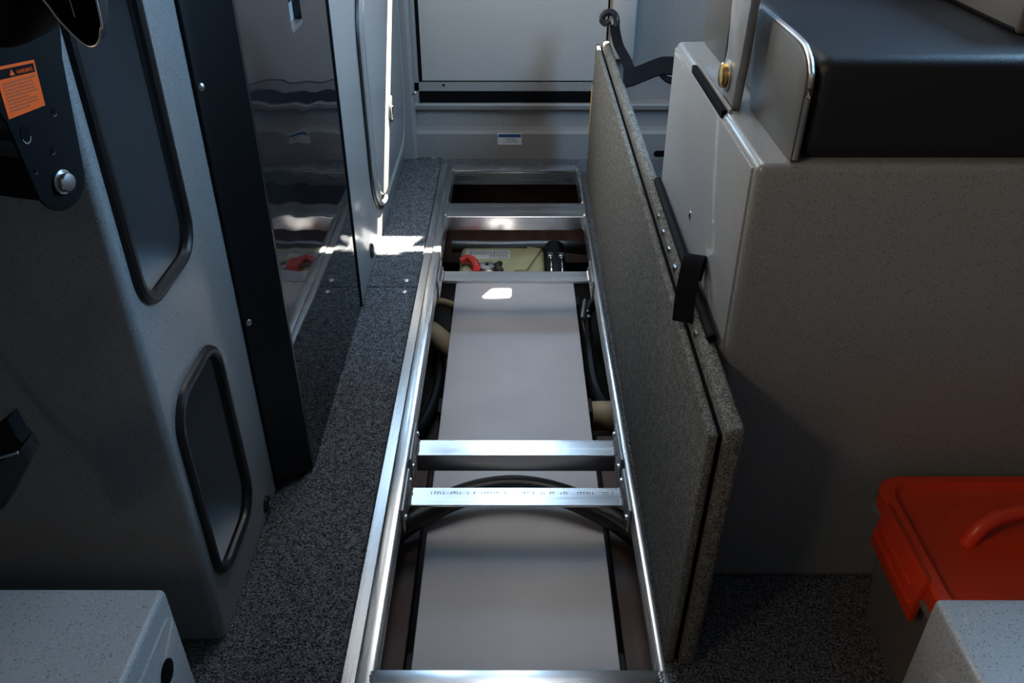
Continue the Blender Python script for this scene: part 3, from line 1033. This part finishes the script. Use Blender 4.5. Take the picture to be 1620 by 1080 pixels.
def text_mesh(name, body, size, M, m, parent, squeeze=1.0):
    cu = bpy.data.curves.new(name, 'FONT')
    cu.body = body
    cu.size = size
    cu.extrude = 0.0002
    o = bpy.data.objects.new('tmp_text', cu)
    C.objects.link(o)
    dg = bpy.context.evaluated_depsgraph_get()
    me = bpy.data.meshes.new_from_object(o.evaluated_get(dg))
    bpy.data.objects.remove(o)
    b = BM()
    b.from_mesh(me)
    bpy.data.meshes.remove(me)
    for v in b.verts:
        v.co = M @ Vector((v.co.x * squeeze, v.co.z, v.co.y))
    return emit(name, b, m, parent, flip=False)


RT = BM4 @ Matrix.Translation((-0.0065, 0.0012, 0.0518)) @ Matrix.Rotation(math.radians(5.0), 4, 'Y')
text_mesh('label_heading', 'WARNING', 0.0052, RT, LABELO, wlb, 0.8)
b = BM()
for r_ in range(9):
    v0 = 0.0465 - r_ * 0.0031
    u = -0.0255 - 0.0001 * r_
    end = 0.0125 - (0.012 if r_ in (5, 8) else 0.0) - random.uniform(0, 0.004)
    while u < end:
        w = random.uniform(0.0014, 0.0042)
        s = -0.0025 * (u + 0.026) / 0.04
        bprism(b, [(u, v0 + s), (u + w, v0 + s), (u + w, v0 + s + 0.0014), (u, v0 + s + 0.0014)], 0.0005, 0.0008)
        u += w + 0.0011
emit('label_text', b, INKB, wlb)
# tube behind the plate that carries it along the console front
b = BM(); tube(b, [(-0.520, 0.872, 0.872), (-0.7, 0.872, 0.872), (-0.95, 0.872, 0.872)], 0.030, 18)
emit('cross_tube', b, BLACK, hs)
b = BM(); bprism(b, [(-0.012, -0.075), (0.025, -0.075), (0.025, -0.03), (-0.012, -0.03)], -0.085, -0.004)
emit('spacer', b, BLACK, hs)

# moulded cup end above the bracket
cup = hs
b = BM()


def chan(yy, k, dx=0.0, dz=0.0):
    """U profile in xz at depth yy; open at the top"""
    pts = []
    for (x, z) in ((-0.470, 1.20), (-0.372, 1.084), (-0.352, 1.052), (-0.341, 1.037), (-0.334, 1.032), (-0.327, 1.034), (-0.322, 1.044), (-0.319, 1.064), (-0.318, 1.20)):
        pts.append(Vector((x + dx, yy, z + dz)))
    return pts


ringsets = []
for yy, dx, dz in ((0.68, 0.0, 0.0), (0.72, -0.012, -0.004), (0.78, -0.036, 0.0), (0.80, -0.055, 0.02)):
    pts = spline(chan(yy, 1, dx, dz), 4)
    ringsets.append([b.verts.new(p) for p in pts])
for A, B_ in zip(ringsets, ringsets[1:]):
    for i in range(len(A) - 1):
        b.faces.new((A[i], A[i + 1], B_[i + 1], B_[i]))
f = b.faces.new(ringsets[-1])
emit('arm_shell', b, BLACK, cup)
b = BM(); tube(b, spline(chan(0.68, 1), 4), 0.0009, 8, False, (0, 1, 0))
emit('arm_rim', b, ALU_D, cup)
b = BM(); tube(b, [(-0.344, 0.69, 1.052), (-0.3445, 0.69, 1.12), (-0.345, 0.69, 1.20)], 0.0006, 8)
emit('inner_rib', b, ALU_D, cup)
b = BM(); box(b, -0.64, -0.395, 0.70, 0.80, 1.02, 1.24, 0.025, 3)
emit('arm_root', b, BLACK, cup)
b = BM(); box(b, -1.2, -0.62, 0.02, 0.80, 1.10, 1.24, 0.03, 4)  # unseen pad added to shade the console front
emit('added_shade_pad', b, VINYL, cup)

# black buckle at the left edge
bk_ = thing('belt_buckle', (-0.59, 0.75, 0.52), 'black strap buckle hanging at the left edge in front of the console', 'buckle')
b = BM(); prism(b, [(-0.64, 0.555), (-0.566, 0.612), (-0.5635, 0.585), (-0.56, 0.578), (-0.572, 0.565), (-0.62, 0.53), (-0.66, 0.52)], 'Y', 0.738, 0.762, 0.003)
emit('tongue', b, BLACK, bk_)
b = BM(); prism(b, [(-0.66, 0.53), (-0.62, 0.548), (-0.568, 0.566), (-0.566, 0.545), (-0.578, 0.53), (-0.62, 0.47), (-0.67, 0.44)], 'Y', 0.742, 0.775, 0.003)
emit('housing', b, RUBBER, bk_)
b = BM(); tube(b, [(-0.645, 0.736, 0.55), (-0.598, 0.736, 0.556), (-0.568, 0.736, 0.566)], 0.002, 8)
emit('steel_lip', b, ZINC, bk_)
b = BM(); ribbon(b, [(-0.66, 0.755, 0.50), (-0.70, 0.755, 0.56), (-0.74, 0.78, 0.70), (-0.77, 0.84, 0.838)], (0, 1, 0), 0.045, 0.003)
emit('webbing', b, WEB, bk_)
